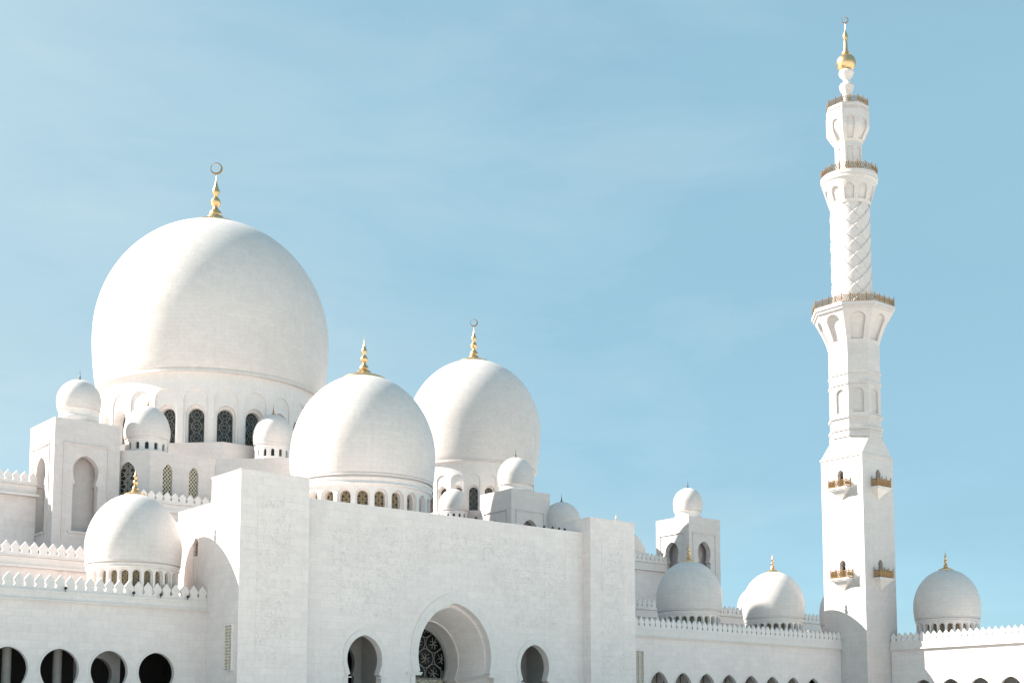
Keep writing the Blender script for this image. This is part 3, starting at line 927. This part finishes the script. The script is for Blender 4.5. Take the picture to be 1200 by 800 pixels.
dome('small dome with tiny dark windows on the faceted block left of the grand drum', 69.7, 157.0, 2.82, 39.2, 38.35, 36.35, 'lantern', G, fg, seg=56, rb=.96, H=1.25)
dome('small dome with tiny windows tucked between the grand dome and the middle dome', 86.9, 156.4, 2.62, 41.0, 39.9, 37.6, 'lantern', G, fg, seg=56, rb=.95, H=1.2)
dome('small dome with tiny windows at the roof edge in front of the rear dome', 124.3, 166.8, 2.35, 37.4, 36.6, 34.7, 'lantern', G, None, seg=56, rb=.95, H=1.15)
dome('small grey shaded dome right of the middle lantern tower', 136, 155, 2.9, 34.7, 33.4, 31.6, 'lantern', G, ft, seg=56, rb=.96, H=1.05)
mb = MB(); mb.box(121.4, 126.4, 163.8, 168.6, 24.5, 34.7)
block('roof_block', 'plain roof block carrying the small windowed dome in front of the rear dome', 'building block', (124, 163.8, 24.5), [('wall', 'wall', mb)])
mb = MB(); mb.box(133.7, 140, 151, 160, 20, 31.6)
block('roof_block', 'low roof block under the grey dome right of the middle lantern tower', 'building block', (137, 155, 20), [('wall', 'wall', mb)])
mb = MB(); mb.box(84.0, 89.8, 153.5, 159.3, 36.3, 37.6)
block('roof_block', 'square plinth of the small dome between grand dome and middle dome', 'building block', (86.9, 156.4, 36.3), [('wall', 'trim', mb)])

# ---------------------------------------------------------------- minaret
MX, MY = 164.9, 121.85
mn = thing('minaret', 'tall white marble minaret with three railed galleries and a gold crescent top', 'minaret', (MX, MY, 0))
mn.scale = (1.03, 1.03, 1.03)
S = 3.55
# square shaft with arched door niches
mb = MB()
zs = 41.3
def niche(c, z): return horseshoe(c, .55, z + 1.95, z + 2.65, .25, .47, z, n=6, foot=.52)
nX = [niche(0.05, 37.0), niche(0.05, 24.1)]
vs, fs = sheet(rect(-S, S, 0, zs), [niche(0.2, 36.95), niche(0.2, 24.1)], .7); mb.add(vs, fs, onX(-S))
vs, fs = sheet(rect(-S + .7, S, 0, zs), [niche(0.1, 36.95), niche(0.1, 24.1)], .7); mb.add(vs, fs, onY(-S))
mb.box(S - .7, S, -S + .7, S, 0, zs); mb.box(-S + .7, S - .7, S - .7, S, 0, zs)
mb.box(-S + 1.15, S - .7, -S + 1.15, S - .7, 0, zs - .1)
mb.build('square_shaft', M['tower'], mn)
mb = MB()
k = S + .12
mb.box(-k, k, -k, k, zs, zs + .22)
# broached transition from square to octagon
ap = 3.42; tt = ap * math.tan(PI / 8)
octp = [(ap, tt), (tt, ap), (-tt, ap), (-ap, tt), (-ap, -tt), (-tt, -ap), (tt, -ap), (ap, -tt)]
za, zb = zs + .22, 44.3
sq = [(S, S), (-S, S), (-S, -S), (S, -S)]
vs = [(x, y, za) for x, y in sq] + [(x, y, zb) for x, y in octp]
fs = [(0, 5, 4), (1, 7, 6), (2, 9, 8), (3, 11, 10), (0, 1, 6, 5), (1, 2, 8, 7), (2, 3, 10, 9), (3, 0, 4, 11), (0, 3, 2, 1), tuple(range(4, 12))]
mb.add(vs, fs)
mb.build('shoulder', M['tower'], mn)
ZO = 44.3
# octagonal shaft
mb = MB()
def ring8(mb, a, z0, z1, n=8):
    c = a / math.cos(PI / 8)
    mb.lathe([(c, z0), (c, z1)], n, phase=PI / 8)
for a, z0, z1 in ((ap + .16, 44.28, 44.75), (ap + .08, 44.75, 45.1), (ap + .20, 45.25, 45.6), (ap + .20, 47.0, 47.35), (ap + .14, 51.85, 52.15), (ap + .14, 53.35, 53.6)):
    mb = MB(); ring8(mb, a, z0, z1); mb.build('moulding', M['tower'], mn)
lay = [(.72, 47.75, 50.6, .65, .28)]
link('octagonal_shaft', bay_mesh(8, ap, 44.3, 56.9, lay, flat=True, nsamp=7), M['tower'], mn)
# first gallery: flared bell with arched niches
Z1, Z1b = 57.0, 63.0
def bell(z):
    t = max(0, min(1, (z - 57.6) / (62.3 - 57.6)))
    return ap + (5.25 - ap) * (t ** 1.35)
lay = [(.80, 58.3, 60.9, .95, .42)]
link('gallery_corbel', bay_mesh(8, ap, 56.9, 62.6, lay, flat=True, nsamp=9, zcuts=[57.6 + .45 * i for i in range(11)], prof=bell), M['tower'], mn)
mb = MB(); ring8(mb, 5.4, 62.3, 62.7); ring8(mb, 5.62, 62.7, 63.15); mb.build('gallery_floor', M['tower'], mn)

def railing(name, pts, z, h, post=.07, closed=True, step=.30, parent=mn, mat='bronze', spike=True, off_=(0, 0)):
    mb = MB(); n = len(pts)
    segs = range(n if closed else n - 1)
    for i in segs:
        a = Vector((*pts[i], 0)); b = Vector((*pts[(i + 1) % n], 0))
        L = (b - a).length; m_ = max(2, round(L / step))
        for zz in (z + .08, z + h * .86): mb.bar((a.x, a.y, zz), (b.x, b.y, zz), .06)
        for j in range(m_):
            p = a.lerp(b, j / m_); q = a.lerp(b, (j + 1) / m_)
            mb.bar((p.x, p.y, z + .08), (q.x, q.y, z + h * .86), .035); mb.bar((q.x, q.y, z + .08), (p.x, p.y, z + h * .86), .035)
            mb.bar((p.x, p.y, z + .08), (p.x, p.y, z + h * .86), .035)
            c = (p + q) / 2
            mb.bar((c.x, c.y, z + h * .30), (c.x, c.y, z + h * .62), .07)
        k = max(1, round(L / 1.1))
        for j in range(k + (0 if closed else 1)):
            p = a.lerp(b, j / k)
            mb.bar((p.x, p.y, z), (p.x, p.y, z + h), post)
            if spike: mb.lathe([(.02, 0), (.085, .06), (.085, .12), (.03, .2), (.005, .38)], 6, lambda v, p=p: v + Vector((p.x, p.y, z + h)))
    return mb.build(name, M[mat], parent)
c8 = 5.5 / math.cos(PI / 8)
railing('gallery_railing', [(c8 * math.cos(PI / 8 + PI / 4 * i), c8 * math.sin(PI / 8 + PI / 4 * i)) for i in range(8)], 63.15, 1.15)
# round shaft with spiralling diamond scales
Rc = 2.78
nz_, na_ = 260, 144
vs = []; fs = []
z0, z1 = 62.7, 79.0
nst = 8; pt = 2.15
for j in range(nz_ + 1):
    z = z0 + (z1 - z0) * j / nz_
    for i in range(na_):
        a = 2 * PI * i / na_
        A_ = (nst * a / (2 * PI) + z / pt) % 1.0
        B_ = (nst * a / (2 * PI) - z / pt) % 1.0
        h = 0.14 * (1 - B_) + 0.11 * A_ 
        r = Rc - .11 + h
        vs.append((r * math.cos(a), r * math.sin(a), z))
for j in range(nz_):
    for i in range(na_):
        fs.append((j * na_ + i, j * na_ + (i + 1) % na_, (j + 1) * na_ + (i + 1) % na_, (j + 1) * na_ + i))
mb = MB(); mb.add(vs, fs); mb.build('spiral_shaft', M['tower'], mn)
def bell2(z):
    t = max(0, min(1, (z - 78.8) / (82.2 - 78.8)))
    return 2.85 + (3.85 - 2.85) * (t ** .95)
lay = [(.60, 79.3, 80.6, .75, .30)]
link('gallery_corbel', bay_mesh(10, 2.85, 78.8, 82.3, lay, flat=False, nsamp=8, zcuts=[78.8 + .4 * i for i in range(9)], prof=bell2), M['tower'], mn)
mb = MB(); mb.lathe([(3.80, 82.2), (4.02, 82.35), (4.02, 82.75), (4.1, 82.8), (4.1, 83.25)], 48); mb.build('gallery_floor', M['tower'], mn)
railing('gallery_railing', [(4.0 * math.cos(2 * PI * i / 20), 4.0 * math.sin(2 * PI * i / 20)) for i in range(20)], 83.25, 1.15)
# upper octagonal shaft and top gallery
a3 = 1.85
link('upper_shaft', bay_mesh(8, a3, 83.2, 88.9, [(.42, 84.0, 87.2, .42, .14)], flat=True, nsamp=6), M['tower'], mn)
def bell3(z):
    t = max(0, min(1, (z - 88.4) / 1.9))
    return a3 + (2.95 - a3) * (t ** .85)
link('gallery_corbel', bay_mesh(8, a3, 88.4, 92.9, [(.36, 88.7, 91.3, .40, .26)], flat=True, nsamp=8, zcuts=[88.4 + .35 * i for i in range(1, 12)], prof=bell3), M['tower'], mn)
mb = MB(); ring8(mb, 2.75, 92.85, 93.3); ring8(mb, 2.9, 93.3, 93.75); mb.build('gallery_floor', M['tower'], mn)
c8 = 2.8 / math.cos(PI / 8)
railing('gallery_railing', [(c8 * math.cos(PI / 8 + PI / 4 * i), c8 * math.sin(PI / 8 + PI / 4 * i)) for i in range(8)], 93.75, 1.1)
mb = MB()
mb.lathe([(1.3, 93.7), (.9, 94.2), (.62, 94.9), (.55, 95.6), (.62, 96.2), (.95, 96.9), (1.08, 97.4), (.95, 97.75), (.55, 98.05), (.45, 98.3), (.55, 98.6), (.98, 99.1), (1.1, 99.5), (1.0, 99.8), (.6, 100.0)], 32)
mb.build('lantern_neck', M['tower'], mn)
mb = MB()
g_ = [(.5, 99.75)]
for i in range(1, 17):
    a = -PI / 2 + PI * (i + .6) / 18
    g_.append((1.42 * math.cos(a), 101.05 + 1.38 * math.sin(a)))
mb.lathe(g_ + [(.45, 102.35), (.62, 102.5), (.62, 102.62), (.36, 102.75), (.30, 103.5), (.26, 104.2), (.22, 104.6), (.30, 104.8), (.40, 105.15), (.34, 105.5), (.16, 105.9), (.05, 106.4), (.03, 107.2)], 32)
top = mb.build('finial', M['gold'], mn)
fc = finial(mn, 0, 1.0, crescent=.52)     # crescent on the very top
for ch in list(fc.children):
    ch.parent = top; ch.location = (0, 0, 107.75)
bpy.data.objects.remove(fc)

# railed balconies on the square shaft
def balcony(z, side):
    tr = (lambda p: Vector((p.x, p.y, p.z))) if side == 'Y' else (lambda p: Vector((p.y, p.x, p.z)))
    b = MB()
    b.box(-1.62, 1.62, -S - 1.15, -S, z - .22, z, tr); b.box(-1.5, 1.5, -S - 1.0, -S, z - .4, z - .22, tr)
    b.add([(-1.35, -S, z - .4), (1.35, -S, z - .4), (1.35, -S - .9, z - .4), (-1.35, -S - .9, z - .4),
           (-.7, -S, z - 1.0), (.7, -S, z - 1.0), (.7, -S - .42, z - 1.0), (-.7, -S - .42, z - 1.0),
           (-.12, -S, z - 1.6), (.12, -S, z - 1.6), (.12, -S - .08, z - 1.6), (-.12, -S - .08, z - 1.6)],
          [(0, 1, 2, 3), (0, 4, 5, 1), (1, 5, 6, 2), (2, 6, 7, 3), (3, 7, 4, 0), (4, 8, 9, 5), (5, 9, 10, 6), (6, 10, 11, 7), (7, 11, 8, 4), (8, 9, 10, 11)], tr)
    o = b.build('balcony', M['trim'], mn)
    pts = [tr(Vector(p)) for p in ((-1.52, -S - .05, 0), (-1.52, -S - 1.05, 0), (1.52, -S - 1.05, 0), (1.52, -S - .05, 0))]
    railing('railing', [(p.x, p.y) for p in pts], z, 1.15, post=.075, closed=False, step=.28, parent=o, mat='gilt')
    d = MB(); d.box(-.5, .5, -S + .6, -S + .7, z + .02, z + 1.75, tr)
    d.build('door', M['darkmetal'], mn)
for z in (36.95, 24.1):
    for s_ in ('X', 'Y'): balcony(z, s_)

# ---------------------------------------------------------------- roof floodlights
def flood():
    t = thing('floodlight', '', 'floodlight', (0, 0, 0))
    a = MB(); a.lathe([(.05, 0), (.05, .25)], 8); a.box(-.12, .12, -.12, .12, -.04, 0); a.build('bracket', M['darkmetal'], t)
    b = MB()
    b.lathe([(.10, -.18), (.20, -.12), (.24, .10), (.26, .14), (.22, .15)], 16, lambda v: Matrix.Rotation(R_(70), 3, 'X') @ v + Vector((0, 0, .42)))
    b.build('lamp_head', M['darkmetal'], t)
    t.scale = (.62, .62, .62)
    return t
fl0 = flood()
spots = [((47.7, 124.6, 15.47), 'black floodlight on the left arcade battlement, farthest left'),
         ((54.4, 124.6, 15.47), 'black floodlight on the left arcade battlement under the dome centre'),
         ((57.2, 124.6, 15.47), 'black floodlight on the left arcade battlement under the right half of the dome'),
         ((60.05, 124.6, 15.47), 'black floodlight on the left arcade battlement near the entrance block'),
         ((92.8, 120.4, 26.2), 'black floodlight on the facade roof edge near the small roof edge dome'),
         ((102.9, 120.4, 26.2), 'black floodlight on the facade roof edge, first of four left of the right bastion'),
         ((104.2, 120.4, 26.2), 'black floodlight on the facade roof edge, second of four left of the right bastion'),
         ((105.2, 120.4, 26.2), 'black floodlight on the facade roof edge, third of four left of the right bastion'),
         ((106.1, 120.4, 26.2), 'black floodlight on the facade roof edge, closest to the right bastion')]
for i, (loc, lab) in enumerate(spots):
    if i == 0: o = fl0
    else:
        o = fl0.copy(); C.objects.link(o)
        for ch in list(fl0.children):
            c = ch.copy(); C.objects.link(c); c.parent = o
    o.location = loc; o['label'] = lab; o['group'] = 'floodlights along the roof edges'
